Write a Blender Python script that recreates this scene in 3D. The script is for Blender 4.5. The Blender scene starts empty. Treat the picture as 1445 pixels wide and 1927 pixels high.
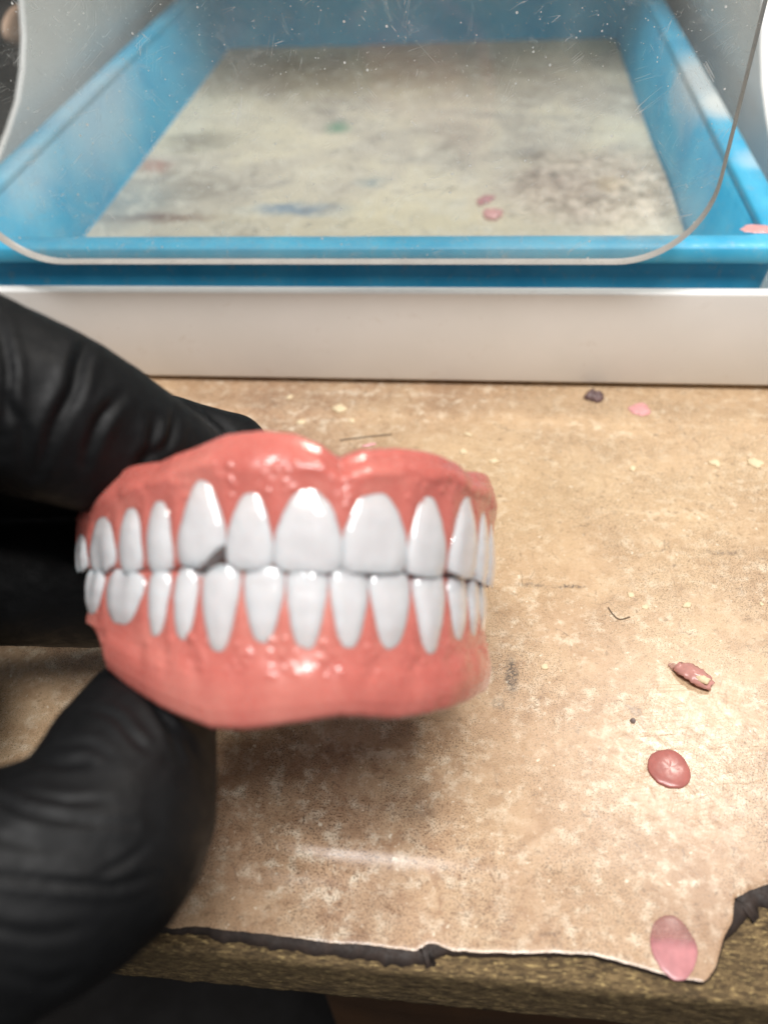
import bpy, bmesh, math, random
import numpy as np
from mathutils import Matrix, Vector, noise
random.seed(7); rng = np.random.default_rng(7)
S = bpy.context.scene
MM = 0.001

# ------------------------------------------------------------------ camera
W, H, F = 1445.0, 1927.0, 1500.0            # photograph size and focal length in its pixels
CAM = np.array([0.0, 0.0, 144.0])           # millimetres above the counter
def cam_axes(p, y, r):
    cp, sp = math.cos(p), math.sin(p); cy, sy = math.cos(y), math.sin(y); cr, sr = math.cos(r), math.sin(r)
    Rz = np.array([[cy, -sy, 0], [sy, cy, 0], [0, 0, 1]])
    fw, up, rt = Rz @ np.array([0, cp, -sp]), Rz @ np.array([0, sp, cp]), Rz @ np.array([1., 0, 0])
    return cr*rt + sr*up, -sr*rt + cr*up, fw
RT, UP, FW = cam_axes(math.radians(45.117), math.radians(8.504), math.radians(-4.123))
cam_d = bpy.data.cameras.new('camera'); cam = bpy.data.objects.new('camera', cam_d)
S.collection.objects.link(cam); S.camera = cam
cam.matrix_world = Matrix(((RT[0], UP[0], -FW[0], CAM[0]*MM), (RT[1], UP[1], -FW[1], CAM[1]*MM),
                           (RT[2], UP[2], -FW[2], CAM[2]*MM), (0, 0, 0, 1)))
cam_d.sensor_fit = 'VERTICAL'; cam_d.lens = 6.0; cam_d.sensor_height = 6.0*H/F; cam_d.sensor_width = 6.0*W/F
cam_d.clip_start = 0.002; cam_d.clip_end = 50
cam_d.dof.use_dof = True; cam_d.dof.focus_distance = 0.163; cam_d.dof.aperture_fstop = 2.35

# ------------------------------------------------------------------ world, lamps, exposure
wd = bpy.data.worlds.new('World'); S.world = wd; wd.use_nodes = True
bg = wd.node_tree.nodes['Background']; bg.inputs[0].default_value = (0.97, 0.98, 1.0, 1); bg.inputs[1].default_value = 0.18
def lamp(name, loc, target, size, size_y, power, col):
    l = bpy.data.lights.new(name, 'AREA'); l.shape = 'RECTANGLE'; l.size = size; l.size_y = size_y; l.energy = power; l.color = col
    o = bpy.data.objects.new(name, l); S.collection.objects.link(o); o.location = loc
    o.rotation_euler = (Vector(target) - Vector(loc)).to_track_quat('-Z', 'Y').to_euler()
    return o
lamp('ceiling_lamp', (0.15, -0.10, 0.95), (0, 0.1, 0), 0.17, 0.42, 7.6, (1.0, 0.985, 0.97))
lamp('bench_lamp', (0.33, 0.60, 0.97), (0.03, 0.08, 0), 0.15, 0.15, 4.0, (1.0, 0.93, 0.83))
lamp('shelf_lamp', (-0.14, -0.08, 0.95), (-0.03, 0.08, 0), 0.26, 0.05, 3.2, (1.0, 0.98, 0.96))
S.view_settings.view_transform = 'Standard'; S.view_settings.look = 'None'
S.view_settings.exposure = 0.12; S.view_settings.gamma = 1.0
S.cycles.use_denoising = True; S.cycles.max_bounces = 10; S.cycles.transparent_max_bounces = 16
S.cycles.caustics_reflective = False; S.cycles.caustics_refractive = False

# ------------------------------------------------------------------ helpers
def ray(px, py): return FW + RT*(px - W/2)/F - UP*(py - H/2)/F
def at_depth(px, py, d): return CAM + ray(px, py)*d
def on_plane(px, py, axis=2, val=0.0):
    d = ray(px, py); return CAM + d*((val - CAM[axis])/d[axis])
def project(P):
    v = np.asarray(P) - CAM; z = v @ FW
    return W/2 + F*(v @ RT)/z, H/2 - F*(v @ UP)/z, z
def link(o, parent=None):
    S.collection.objects.link(o)
    if parent is not None: o.parent = parent
    return o
def tag(o, label=None, cat=None, group=None, kind=None):
    if label: o['label'] = label
    if cat: o['category'] = cat
    if group: o['group'] = group
    if kind: o['kind'] = kind
    return o
def empty(name, loc=(0, 0, 0), **k):
    o = bpy.data.objects.new(name, None); o.location = Vector(loc)*MM; o.empty_display_size = 0.01
    link(o); return tag(o, **k)
def mesh(name, verts, faces, mat, parent=None, smooth=True, origin=(0, 0, 0), sub=0, bevel=0):
    v = (np.asarray(verts, float) - np.asarray(origin, float))*MM
    me = bpy.data.meshes.new(name); me.from_pydata(v.tolist(), [], [tuple(int(i) for i in f) for f in faces]); me.update()
    bm = bmesh.new(); bm.from_mesh(me); bmesh.ops.recalc_face_normals(bm, faces=bm.faces)
    if bevel:
        bmesh.ops.bevel(bm, geom=[e for e in bm.edges if e.is_manifold and e.calc_face_angle(0) > 0.6], offset=bevel*MM, segments=3, affect='EDGES', profile=0.5)
    bm.to_mesh(me); bm.free()
    if smooth: me.polygons.foreach_set('use_smooth', [True]*len(me.polygons))
    o = bpy.data.objects.new(name, me); me.materials.append(mat)
    if parent is None: o.location = Vector(origin)*MM
    link(o, parent)
    if sub:
        m = o.modifiers.new('sub', 'SUBSURF'); m.levels = sub; m.render_levels = sub
    if bevel: 
        try: me.set_sharp_from_angle(angle=math.radians(35))
        except Exception: pass
    return o
def box_vf(x0, x1, y0, y1, z0, z1):
    v = [(x, y, z) for x in (x0, x1) for y in (y0, y1) for z in (z0, z1)]
    return v, [(0, 1, 3, 2), (4, 6, 7, 5), (0, 4, 5, 1), (2, 3, 7, 6), (0, 2, 6, 4), (1, 5, 7, 3)]
def grid_faces(nu, nv, close_u=False, close_v=False, off=0):
    f = []
    for i in range(nu if close_u else nu-1):
        for j in range(nv if close_v else nv-1):
            a, b = i, (i+1) % nu; c, d = j, (j+1) % nv
            f.append((off+a*nv+c, off+b*nv+c, off+b*nv+d, off+a*nv+d))
    return f
def tube(pts, rad, nseg=10, caps=True):
    """lofted tube through points with a radius each, rounded ends"""
    pts = np.asarray(pts, float); rad = np.asarray(rad, float)
    T = np.gradient(pts, axis=0); T /= np.linalg.norm(T, axis=1)[:, None]
    P, Rr, TT = list(pts), list(rad), list(T)
    if caps:
        k = 5; pre, prr, post, por = [], [], [], []
        for a in np.linspace(math.pi/2*0.97, 0.25, k):
            pre.append(pts[0]-T[0]*rad[0]*math.sin(a)); prr.append(rad[0]*math.cos(a))
        for a in np.linspace(0.25, math.pi/2*0.97, k):
            post.append(pts[-1]+T[-1]*rad[-1]*math.sin(a)); por.append(rad[-1]*math.cos(a))
        P = pre+P+post; Rr = prr+Rr+por; TT = [T[0]]*k+TT+[T[-1]]*k
    up = np.array([0.13, 0.31, 0.94]); v = []
    for p, r, t in zip(P, Rr, TT):
        a = np.cross(t, up); a /= np.linalg.norm(a); b = np.cross(t, a)
        for i in range(nseg):
            th = 2*math.pi*i/nseg; v.append(p + r*(math.cos(th)*a + math.sin(th)*b))
    n = len(P); f = grid_faces(n, nseg, close_v=True)
    f.append(tuple(range(nseg))); f.append(tuple(range((n-1)*nseg, n*nseg)))
    return v, f
def spline(P, n):
    """Catmull-Rom through rows of P"""
    P = np.asarray(P, float); Q = np.vstack([2*P[0]-P[1], P, 2*P[-1]-P[-2]]); out = []
    m = len(P)-1
    for t in np.linspace(0, m-1e-6, n):
        i = int(t); u = t-i; p0, p1, p2, p3 = Q[i:i+4]
        out.append(0.5*((2*p1)+(-p0+p2)*u+(2*p0-5*p1+4*p2-p3)*u*u+(-p0+3*p1-3*p2+p3)*u**3))
    return np.array(out)
def fbm(p, sc, oct=4):
    return noise.fractal(Vector(p)*sc, 1.0, 2.0, oct, noise_basis='PERLIN_ORIGINAL')

# ------------------------------------------------------------------ materials
def srgb(r, g, b):
    return tuple((c/12.92 if c <= 0.04045 else ((c+0.055)/1.055)**2.4) for c in (r/255, g/255, b/255)) + (1,)
class NT:
    def __init__(s, name):
        s.m = bpy.data.materials.new(name); s.m.use_nodes = True; s.t = s.m.node_tree; s.n = s.t.nodes
        s.p = s.n['Principled BSDF']; s.out = s.n['Material Output']; s._c = None
    def new(s, typ, **k):
        o = s.n.new(typ)
        for a, b in k.items(): setattr(o, a, b)
        return o
    def set(s, sock, v):
        if hasattr(v, 'is_output') or isinstance(v, bpy.types.NodeSocket): s.t.links.new(v, sock)
        else: sock.default_value = v
    def P(s, **k):
        for a, b in k.items(): s.set(s.p.inputs[a.replace('_', ' ')], b)
        return s
    def co(s, scale=(1, 1, 1), rot=(0, 0, 0), loc=(0, 0, 0), tex=False):
        """object coordinates in millimetres, then scaled"""
        if s._c is None:
            tc = s.new('ShaderNodeTexCoord'); vm = s.new('ShaderNodeVectorMath', operation='SCALE'); vm.inputs['Scale'].default_value = 1000
            s.t.links.new(tc.outputs['Object'], vm.inputs[0]); s._c = vm.outputs[0]
        mp = s.new('ShaderNodeMapping'); s.t.links.new(s._c, mp.inputs[0])
        if tex: mp.vector_type = 'TEXTURE'; scale = tuple(1/a for a in scale)
        mp.inputs['Scale'].default_value = scale; mp.inputs['Rotation'].default_value = rot; mp.inputs['Location'].default_value = loc
        return mp.outputs[0]
    def noise(s, scale, detail=4, rough=0.55, dist=0.0, vec=None):
        o = s.new('ShaderNodeTexNoise'); s.set(o.inputs['Vector'], vec or s.co())
        o.inputs['Scale'].default_value = scale; o.inputs['Detail'].default_value = detail; o.inputs['Roughness'].default_value = rough; o.inputs['Distortion'].default_value = dist
        return o.outputs['Fac']
    def voro(s, scale, feature='F1', vec=None, rand=1.0, out='Distance'):
        o = s.new('ShaderNodeTexVoronoi', feature=feature); s.set(o.inputs['Vector'], vec or s.co())
        o.inputs['Scale'].default_value = scale; o.inputs['Randomness'].default_value = rand
        return o.outputs[out]
    def ramp(s, fac, stops, interp='LINEAR'):
        o = s.new('ShaderNodeValToRGB'); s.set(o.inputs[0], fac); cr = o.color_ramp; cr.interpolation = interp
        while len(cr.elements) < len(stops): cr.elements.new(0.5)
        for e, (p, c) in zip(cr.elements, stops):
            e.position = p; e.color = c if hasattr(c, '__len__') else (c, c, c, 1)
        return o.outputs[0]
    def step(s, v, a, b, lo=0.0, hi=1.0):
        o = s.new('ShaderNodeMapRange', interpolation_type='SMOOTHSTEP'); s.set(o.inputs[0], v)
        o.inputs[1].default_value = a; o.inputs[2].default_value = b; o.inputs[3].default_value = lo; o.inputs[4].default_value = hi
        return o.outputs[0]
    def math(s, op, a, b=0.0):
        o = s.new('ShaderNodeMath', operation=op); s.set(o.inputs[0], a); s.set(o.inputs[1], b); return o.outputs[0]
    def mix(s, fac, a, b, blend='MIX'):
        o = s.new('ShaderNodeMix', data_type='RGBA', blend_type=blend); s.set(o.inputs[0], fac); s.set(o.inputs[6], a); s.set(o.inputs[7], b); return o.outputs[2]
    def near(s, p, r0, r1, squash=(1, 1, 1), rot=0.0, warp=0.0, wscale=0.2):
        """1 inside a soft spot round point p (mm), 0 outside"""
        c = s._c if s._c is not None else (s.co(), s._c)[1]
        if warp:
            nz = s.new('ShaderNodeTexNoise'); s.t.links.new(c, nz.inputs['Vector']); nz.inputs['Scale'].default_value = wscale; nz.inputs['Detail'].default_value = 4
            sb = s.new('ShaderNodeVectorMath', operation='SUBTRACT'); s.t.links.new(nz.outputs['Color'], sb.inputs[0]); sb.inputs[1].default_value = (.5, .5, .5)
            sc = s.new('ShaderNodeVectorMath', operation='SCALE'); s.t.links.new(sb.outputs[0], sc.inputs[0]); sc.inputs['Scale'].default_value = warp
            ad = s.new('ShaderNodeVectorMath', operation='ADD'); s.t.links.new(c, ad.inputs[0]); s.t.links.new(sc.outputs[0], ad.inputs[1]); c = ad.outputs[0]
        sb = s.new('ShaderNodeVectorMath', operation='SUBTRACT'); s.t.links.new(c, sb.inputs[0]); sb.inputs[1].default_value = tuple(float(x) for x in p)
        mp = s.new('ShaderNodeMapping'); s.t.links.new(sb.outputs[0], mp.inputs[0]); mp.inputs['Rotation'].default_value = (0, 0, rot)
        mp.inputs['Scale'].default_value = squash
        mp.vector_type = 'POINT'
        ln = s.new('ShaderNodeVectorMath', operation='LENGTH'); s.t.links.new(mp.outputs[0], ln.inputs[0])
        return s.step(ln.outputs['Value'], r0, r1, 1.0, 0.0)
    def bump(s, h, strength=0.3, dist=0.1):
        o = s.new('ShaderNodeBump'); o.inputs['Strength'].default_value = strength; o.inputs['Distance'].default_value = dist*MM
        s.set(o.inputs['Height'], h); s.t.links.new(o.outputs[0], s.p.inputs['Normal']); return s

def m_simple(name, col, rough=0.5, var=0.12, vs=0.15, bump=0.0, bs=2.0, **k):
    n = NT(name); c = n.noise(vs, 5)
    dark = tuple(x*(1-var) for x in col[:3])+(1,); lite = tuple(min(1, x*(1+var)) for x in col[:3])+(1,)
    n.P(Base_Color=n.ramp(c, [(0.3, dark), (0.7, lite)]), Roughness=n.step(n.noise(vs*3, 4), 0.3, 0.7, rough*0.85, min(1, rough*1.15)), **k)
    if bump: n.bump(n.noise(bs, 5), 0.4, bump)
    return n.m

def m_white():
    n = NT('white_painted_panel'); c = n.ramp(n.noise(0.03, 5), [(.3, srgb(230, 229, 225)), (.7, srgb(239, 238, 235))])
    c = n.mix(n.step(n.noise(0.12, 8, .7, .5), .58, .72, 0, .22), c, srgb(196, 182, 166))
    c = n.mix(n.step(n.noise(0.55, 3, .5), .73, .78, 0, .35), c, srgb(150, 128, 116))
    n.P(Base_Color=c, Roughness=n.step(n.noise(.2, 6), .3, .7, .34, .5)); n.bump(n.noise(1.0, 5), .2, .05); return n.m

def m_laminate():
    n = NT('stone_print_laminate')
    big = n.noise(0.028, 5, 0.6, 0.4)
    base = n.ramp(big, [(0.28, srgb(164, 132, 106)), (0.45, srgb(186, 154, 125)), (0.6, srgb(199, 170, 139)), (0.75, srgb(180, 152, 127))])
    mot = n.noise(0.22, 9, 0.68, 0.3)
    base = n.mix(n.step(mot, 0.38, 0.52, 0.75, 0.0), base, srgb(164, 130, 102))
    patch = n.step(n.noise(0.05, 3), 0.38, 0.62)
    lightm = n.math('MULTIPLY', n.step(n.noise(0.30, 10, 0.66), 0.47, 0.70), n.step(patch, 0, 1, 0.45, 0.95))
    base = n.mix(lightm, base, srgb(236, 220, 196))
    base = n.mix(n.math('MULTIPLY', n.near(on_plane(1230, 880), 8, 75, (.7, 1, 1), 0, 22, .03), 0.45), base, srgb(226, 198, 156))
    # printed dark specks
    sp = n.math('MULTIPLY', n.step(n.noise(3.3, 4, 0.72), 0.515, 0.60), n.step(n.noise(0.06, 5, 0.6), 0.34, 0.60, 0.2, 1.0))
    base = n.mix(sp, base, srgb(74, 56, 44))
    base = n.mix(n.step(n.noise(0.9, 5, 0.7, 0.6), 0.57, 0.65, 0, 0.65), base, srgb(112, 90, 72))
    base = n.mix(n.step(n.noise(0.011, 2), 0.42, 0.60, 0, 0.30), base, srgb(214, 182, 140))
    # larger chips of pale and dark stone
    blot = n.step(n.noise(0.7, 5, 0.6), 0.63, 0.72)
    base = n.mix(n.math('MULTIPLY', blot, 0.85), base, srgb(238, 224, 200))
    # thin broken crack lines
    wv = n.new('ShaderNodeVectorMath', operation='ADD')
    nz = n.new('ShaderNodeTexNoise'); n.set(nz.inputs['Vector'], n.co()); nz.inputs['Scale'].default_value = 0.12; nz.inputs['Detail'].default_value = 6
    scl = n.new('ShaderNodeVectorMath', operation='SCALE'); n.t.links.new(nz.outputs['Color'], scl.inputs[0]); scl.inputs['Scale'].default_value = 9
    n.t.links.new(n.co(), wv.inputs[0]); n.t.links.new(scl.outputs[0], wv.inputs[1])
    cr = n.voro(0.085, 'DISTANCE_TO_EDGE', vec=wv.outputs[0])
    crm = n.math('MULTIPLY', n.step(cr, 0.004, 0.014, 1, 0), n.step(n.noise(0.16, 4), 0.52, 0.64))
    base = n.mix(n.math('MULTIPLY', crm, 0.45), base, srgb(96, 82, 72))
    # grey rubbed marks
    for (px, py, r, sq, rot, amt) in [(962, 1270, 5.2, (2.6, 0.8, 1), -0.25, 0.95), (790, 1530, 4.5, (0.9, 2.0, 1), -0.3, 0.35), (940, 1325, 2.2, (1, 1, 1), 0, 0.5),
                                      (1075, 1104, 2.4, (0.5, 3.5, 1), 0, 0.8), (1000, 1102, 3.0, (0.5, 3.0, 1), 0, 0.5), (1360, 1040, 5.5, (0.7, 6, 1), 0.1, 0.5)]:
        p = on_plane(px, py)
        m = n.math('MULTIPLY', n.near(p, r*0.3, r, sq, rot, 3.0, 0.35), n.step(n.noise(1.6, 4, 0.7), 0.42, 0.58, 0.15, 1.0))
        base = n.mix(n.math('MULTIPLY', m, amt), base, srgb(82, 74, 68))
    # fine knife scratches round the resin drop
    area = n.near(on_plane(1290, 1420), 8, 26, (1, 1, 1))
    scr = None
    for k, (rot, sc) in enumerate([(0.35, .5), (-0.5, .6), (1.25, .5), (0.12, .45), (-1.0, .55)]):
        v = n.co((0.045*sc, 1.9*sc, 1), (0, 0, rot), (k*13.1, k*7.7, 0), True)
        line = n.step(n.math('ABSOLUTE', n.math('SUBTRACT', n.noise(1.0, 1, 0.4, 0, vec=v), 0.5+0.03*(k % 3-1))), 0.003, 0.009, 1, 0)
        line = n.math('MULTIPLY', line, n.step(n.noise(0.12, 2, vec=n.co((1, 1, 1), (0, 0, 0), (k*19, 3, 0))), 0.45, 0.6))
        scr = line if scr is None else n.math('MAXIMUM', scr, line)
    scr = n.math('MULTIPLY', scr, area)
    base = n.mix(n.math('MULTIPLY', scr, 0.5), base, srgb(140, 104, 70))
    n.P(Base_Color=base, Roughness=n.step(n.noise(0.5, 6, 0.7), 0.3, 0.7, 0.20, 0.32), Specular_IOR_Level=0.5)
    h = n.math('SUBTRACT', n.math('ADD', n.noise(1.3, 6, 0.7), n.math('MULTIPLY', n.noise(5.0, 3), 0.5)), n.math('MULTIPLY', scr, 0.8))
    n.bump(h, 0.18, 0.10)
    return n.m

def m_chipboard():
    n = NT('raw_chipboard')
    v1 = n.co((0.55, 1.9, 2.2), (0, 0, 0.06)); v2 = n.co((0.8, 3.4, 4.0), (0, 0.05, -0.05))
    a = n.noise(0.9, 6, 0.7, 0.5, vec=v1); b = n.noise(0.8, 4, 0.7, 0.3, vec=v2)
    c = n.ramp(a, [(0.30, srgb(44, 36, 26)), (0.45, srgb(88, 72, 50)), (0.56, srgb(118, 98, 68)), (0.72, srgb(150, 126, 88))])
    c = n.mix(n.step(b, 0.55, 0.64, 0, 0.85), c, srgb(190, 164, 112))
    c = n.mix(n.step(n.noise(0.7, 5, 0.7, vec=v2), 0.58, 0.66, 0, 0.7), c, srgb(48, 36, 24))
    c = n.mix(n.step(n.noise(0.10, 3), 0.55, 0.7, 0, 0.45), c, srgb(70, 56, 40))
    n.P(Base_Color=c, Roughness=0.75, Specular_IOR_Level=0.3); n.bump(n.math('ADD', a, b), 0.8, 0.35)
    return n.m

def m_tooth():
    n = NT('acrylic_tooth'); g = n.noise(0.25, 3); an = n.new('ShaderNodeAttribute', attribute_name='neck')
    n.P(Base_Color=n.mix(n.step(an.outputs['Fac'], .45, .85, 0, .45), n.ramp(g, [(0.3, srgb(207, 204, 205)), (0.7, srgb(217, 215, 216))]), srgb(222, 196, 186)), Roughness=n.step(n.noise(0.9, 4), 0.3, 0.7, 0.10, 0.20),
        Subsurface_Weight=0.7, Subsurface_Radius=(1.0, 0.70, 0.62), Subsurface_Scale=0.0030, Coat_Weight=1.0, Coat_Roughness=0.04, Coat_IOR=1.6)
    n.bump(n.math('ADD', n.noise(0.45, 3, 0.5), n.math('MULTIPLY', n.step(n.noise(1.1, 2, .5), .62, .74), .5)), 0.55, 0.20)
    return n.m

def m_gum(name, fine=1.0):
    n = NT(name); g = n.noise(0.10, 5, 0.6)
    c = n.ramp(g, [(0.28, srgb(188, 100, 90)), (0.5, srgb(200, 114, 103)), (0.74, srgb(210, 132, 119))])
    c = n.mix(n.step(n.noise(1.4, 4, 0.6), 0.60, 0.70, 0, 0.25), c, srgb(190, 84, 78))
    n.P(Base_Color=c, Roughness=n.step(n.noise(0.6, 5), 0.3, 0.7, 0.20, 0.36), Subsurface_Weight=0.5, Subsurface_Radius=(1.0, 0.32, 0.25), Subsurface_Scale=0.0022,
        Coat_Weight=0.35, Coat_Roughness=0.12)
    n.bump(n.math('ADD', n.noise(0.5, 4, 0.5), n.math('MULTIPLY', n.noise(1.6, 4, 0.6), 0.4)), 0.22*fine, 0.2)
    return n.m

def m_glove():
    n = NT('black_nitrile'); a = n.noise(0.12, 5)
    c = n.ramp(a, [(0.35, (0.0034, 0.0036, 0.0040, 1)), (0.65, (0.0058, 0.0060, 0.0066, 1))])
    dust = n.math('MULTIPLY', n.step(n.noise(3.4, 2, 0.5), 0.74, 0.79), 0.25)
    c = n.mix(dust, c, (0.25, 0.24, 0.23, 1))
    n.P(Base_Color=c, Roughness=n.step(n.noise(0.4, 5), 0.3, 0.7, 0.50, 0.64), Specular_IOR_Level=0.22)
    n.bump(n.math('ADD', n.noise(0.35, 5, 0.55, 0.6), n.math('MULTIPLY', n.noise(4.0, 3), 0.10)), 0.30, 0.5)
    return n.m

def m_blue(name='blue_plastic'):
    n = NT(name); a = n.noise(0.05, 5)
    c = n.ramp(a, [(0.3, srgb(54, 168, 212)), (0.7, srgb(90, 194, 230))])
    d = n.step(n.noise(0.28, 8, 0.7, 0.4), 0.52, 0.74, 0.0, 0.55)
    c = n.mix(d, c, srgb(160, 182, 186))
    for (px, py, r, sq, amt) in [(1330, 150, 26, (1.6, .6, 1), .8), (1360, 200, 14, (1.2, .8, 1), .75), (1440, 300, 12, (1, 1, 1), .4), (640, 432, 9, (.6, 1.4, 1), .35), (1180, 430, 12, (.5, 1.4, 1), .35), (60, 300, 22, (1.6, .7, 1), .35), (180, 180, 40, (1.8, .6, 1), .45)]:
        m = n.near(on_plane(px, py, 2, 40.6)-np.array((-40, 206, 3.1)), r*.3, r, sq, 0, 8, .12)
        c = n.mix(n.math('MULTIPLY', m, amt), c, srgb(226, 226, 222))
    n.P(Base_Color=c, Roughness=n.step(n.noise(0.5, 5), 0.3, 0.7, 0.34, 0.55)); n.bump(n.noise(1.2, 4), 0.15, 0.12)
    return n.m

def m_dust():
    n = NT('dried_plaster_dust')
    big = n.noise(0.016, 5, 0.6, 0.8)
    c = n.ramp(big, [(0.3, srgb(166, 158, 146)), (0.45, srgb(206, 197, 182)), (0.6, srgb(232, 222, 198)), (0.75, srgb(206, 198, 184))])
    streak = n.noise(0.05, 6, 0.65, 1.0, vec=n.co((0.5, 1.6, 1)))
    c = n.mix(n.step(streak, 0.54, 0.70, 0, 0.5), c, srgb(150, 150, 150))
    c = n.mix(n.step(n.noise(0.35, 5, 0.7), 0.60, 0.70, 0, 0.55), c, srgb(96, 88, 80))
    zf = 7.0
    for (px, py, r, sq, col, amt) in [(560, 392, 11, (0.45, 1.6, 1), srgb(40, 120, 170), 0.9), (520, 388, 8, (0.7, 1.6, 1), srgb(40, 120, 170), 0.6), (635, 236, 7, (1, 0.8, 1), srgb(60, 150, 120), 0.7), (295, 310, 9, (1, 1, 1), srgb(186, 120, 112), 0.6),
                                      (305, 408, 12, (0.45, 2.4, 1), srgb(104, 52, 50), 0.85), (700, 340, 7, (1, 1, 1), srgb(96, 140, 160), 0.5), (380, 262, 16, (0.8, 1, 1), srgb(110, 106, 98), 0.6), (1000, 292, 8, (1, 1, 1), srgb(60, 54, 50), 0.85), (1005, 330, 9, (1, 1, 1), srgb(66, 60, 55), 0.8),
                                      (1150, 355, 8, (1, 1, 1), srgb(232, 196, 110), 0.8), (500, 130, 45, (0.4, 1, 1), srgb(120, 106, 84), 0.55), (760, 140, 50, (0.4, 1, 1), srgb(140, 122, 92), 0.5), (780, 420, 60, (0.6, 2.0, 1), srgb(240, 226, 186), 0.45), (230, 380, 26, (1, 1, 1), srgb(150, 168, 172), 0.6)]:
        p = on_plane(px, py, 2, zf)-np.array((-40, 360, 6)); m = n.near(p, 0.0, r*1.35, sq, 0, 11, 0.10)
        c = n.mix(n.math('MULTIPLY', m, amt), c, col)
    c = n.mix(n.step(n.noise(0.11, 7, 0.7, 0.8), 0.50, 0.62, 0, 0.5), c, srgb(236, 230, 214))
    c = n.mix(n.step(n.noise(0.075, 7, 0.72, 1.2, vec=n.co((1, 1, 1), (0, 0, .6), (40, 9, 0))), 0.56, 0.68, 0, 0.5), c, srgb(120, 112, 104))
    pile = n.near(on_plane(1130, 350, 2, zf)-np.array((-40, 360, 6)), 22, 52, (1, 1, 1), 0, 14, 0.06)
    gr = n.ramp(n.noise(0.17, 10, 0.78, 0.5), [(0.34, srgb(70, 62, 56)), (0.46, srgb(176, 158, 144)), (0.58, srgb(240, 222, 204)), (0.72, srgb(236, 206, 196))])
    c = n.mix(n.math('MULTIPLY', pile, 0.7), c, gr)
    n.P(Base_Color=c, Roughness=0.9, Specular_IOR_Level=0.2); n.bump(n.noise(0.8, 7, 0.7), 0.7, 0.6)
    return n.m

def m_pane():
    n = NT('dusty_clear_acrylic')
    haze = n.step(n.noise(0.035, 6, 0.65, 0.7), 0.30, 0.72, 0.03, 0.11)
    smear = n.math('MULTIPLY', n.step(n.noise(0.09, 8, 0.7, 2.2), 0.57, 0.66), 0.10)
    # dust grains
    def specks(scale, thr, keep):
        d = n.voro(scale); o = n.voro(scale, out='Color')
        sx = n.new('ShaderNodeSeparateColor'); n.t.links.new(o, sx.inputs[0])
        return n.math('MULTIPLY', n.step(d, thr*0.5, thr, 1, 0), n.math('GREATER_THAN', sx.outputs[0], keep))
    spk = n.math('MAXIMUM', specks(0.22, 0.085, 0.45), specks(0.6, 0.11, 0.70))
    spk = n.math('MAXIMUM', spk, n.math('MULTIPLY', specks(1.3, 0.17, 0.80), 0.6))
    scr = None
    for k, (rot, sc) in enumerate([(0.9, 1.0), (-0.7, 1.2), (1.3, 0.8), (0.3, 1.1)]):
        v = n.co((1.0*sc, 1.0, 0.035*sc), (0, rot, 0), (k*17.1, 0, k*9.7), True)
        line = n.step(n.math('ABSOLUTE', n.math('SUBTRACT', n.noise(0.55, 1, 0.4, 0, vec=v), 0.5)), 0.0015, 0.006, 1, 0)
        line = n.math('MULTIPLY', line, n.step(n.noise(0.13, 2, vec=n.co((1, 1, 1), (0, 0, 0), (k*31, 0, 5))), 0.58, 0.66))
        scr = line if scr is None else n.math('MAXIMUM', scr, line)
    fac = n.math('MAXIMUM', n.math('ADD', haze, smear), n.math('MAXIMUM', n.math('MULTIPLY', spk, 0.95), n.math('MULTIPLY', scr, 0.45)))
    tr = n.new('ShaderNodeBsdfTransparent'); tr.inputs[0].default_value = (0.965, 0.975, 0.97, 1)
    gl = n.new('ShaderNodeBsdfGlossy'); gl.inputs['Roughness'].default_value = 0.06
    lw = n.new('ShaderNodeLayerWeight'); lw.inputs[0].default_value = 0.5
    frs = n.math('ADD', n.math('MULTIPLY', n.math('POWER', lw.outputs['Facing'], 5.0), 0.6), 0.035)
    m1 = n.new('ShaderNodeMixShader'); n.t.links.new(frs, m1.inputs[0]); n.t.links.new(tr.outputs[0], m1.inputs[1]); n.t.links.new(gl.outputs[0], m1.inputs[2])
    df = n.new('ShaderNodeBsdfDiffuse'); df.inputs[0].default_value = (0.82, 0.80, 0.76, 1)
    tl = n.new('ShaderNodeBsdfTranslucent'); tl.inputs[0].default_value = (0.82, 0.80, 0.76, 1)
    cx = n.new('ShaderNodeCombineXYZ'); cx.inputs[0].default_value = 0.1; cx.inputs[1].default_value = -0.55; cx.inputs[2].default_value = 0.83
    n.t.links.new(cx.outputs[0], df.inputs['Normal'])
    m0 = n.new('ShaderNodeMixShader'); m0.inputs[0].default_value = 0.45; n.t.links.new(df.outputs[0], m0.inputs[1]); n.t.links.new(tl.outputs[0], m0.inputs[2])
    m2 = n.new('ShaderNodeMixShader'); n.set(m2.inputs[0], fac); n.t.links.new(m1.outputs[0], m2.inputs[1]); n.t.links.new(m0.outputs[0], m2.inputs[2])
    n.t.links.new(m2.outputs[0], n.out.inputs[0]); n.m.node_tree.nodes.remove(n.p)
    return n.m

def m_resin(name, col, alpha=1.0, thin=False):
    n = NT(name); g = n.noise(0.5, 5, 0.6)
    lo = tuple(x*0.86 for x in col[:3])+(1,); hi = tuple(min(1, x*1.12) for x in col[:3])+(1,)
    n.P(Base_Color=n.ramp(g, [(0.3, lo), (0.7, hi)]), Roughness=0.24, Specular_IOR_Level=0.45, Subsurface_Weight=0.12, Subsurface_Radius=(1, .5, .4), Subsurface_Scale=0.001, Alpha=alpha)
    n.bump(n.noise(1.2, 4), 0.12, 0.10)
    if thin:
        sy = n.new('ShaderNodeSeparateXYZ'); n.t.links.new(n.co(), sy.inputs[0])
        n.P(Alpha=n.step(n.math('ADD', sy.outputs[1], n.math('MULTIPLY', n.noise(.4, 4), 1.6)), 0.2, 2.6, 0.92, 0.30))
    return n.m

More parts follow.
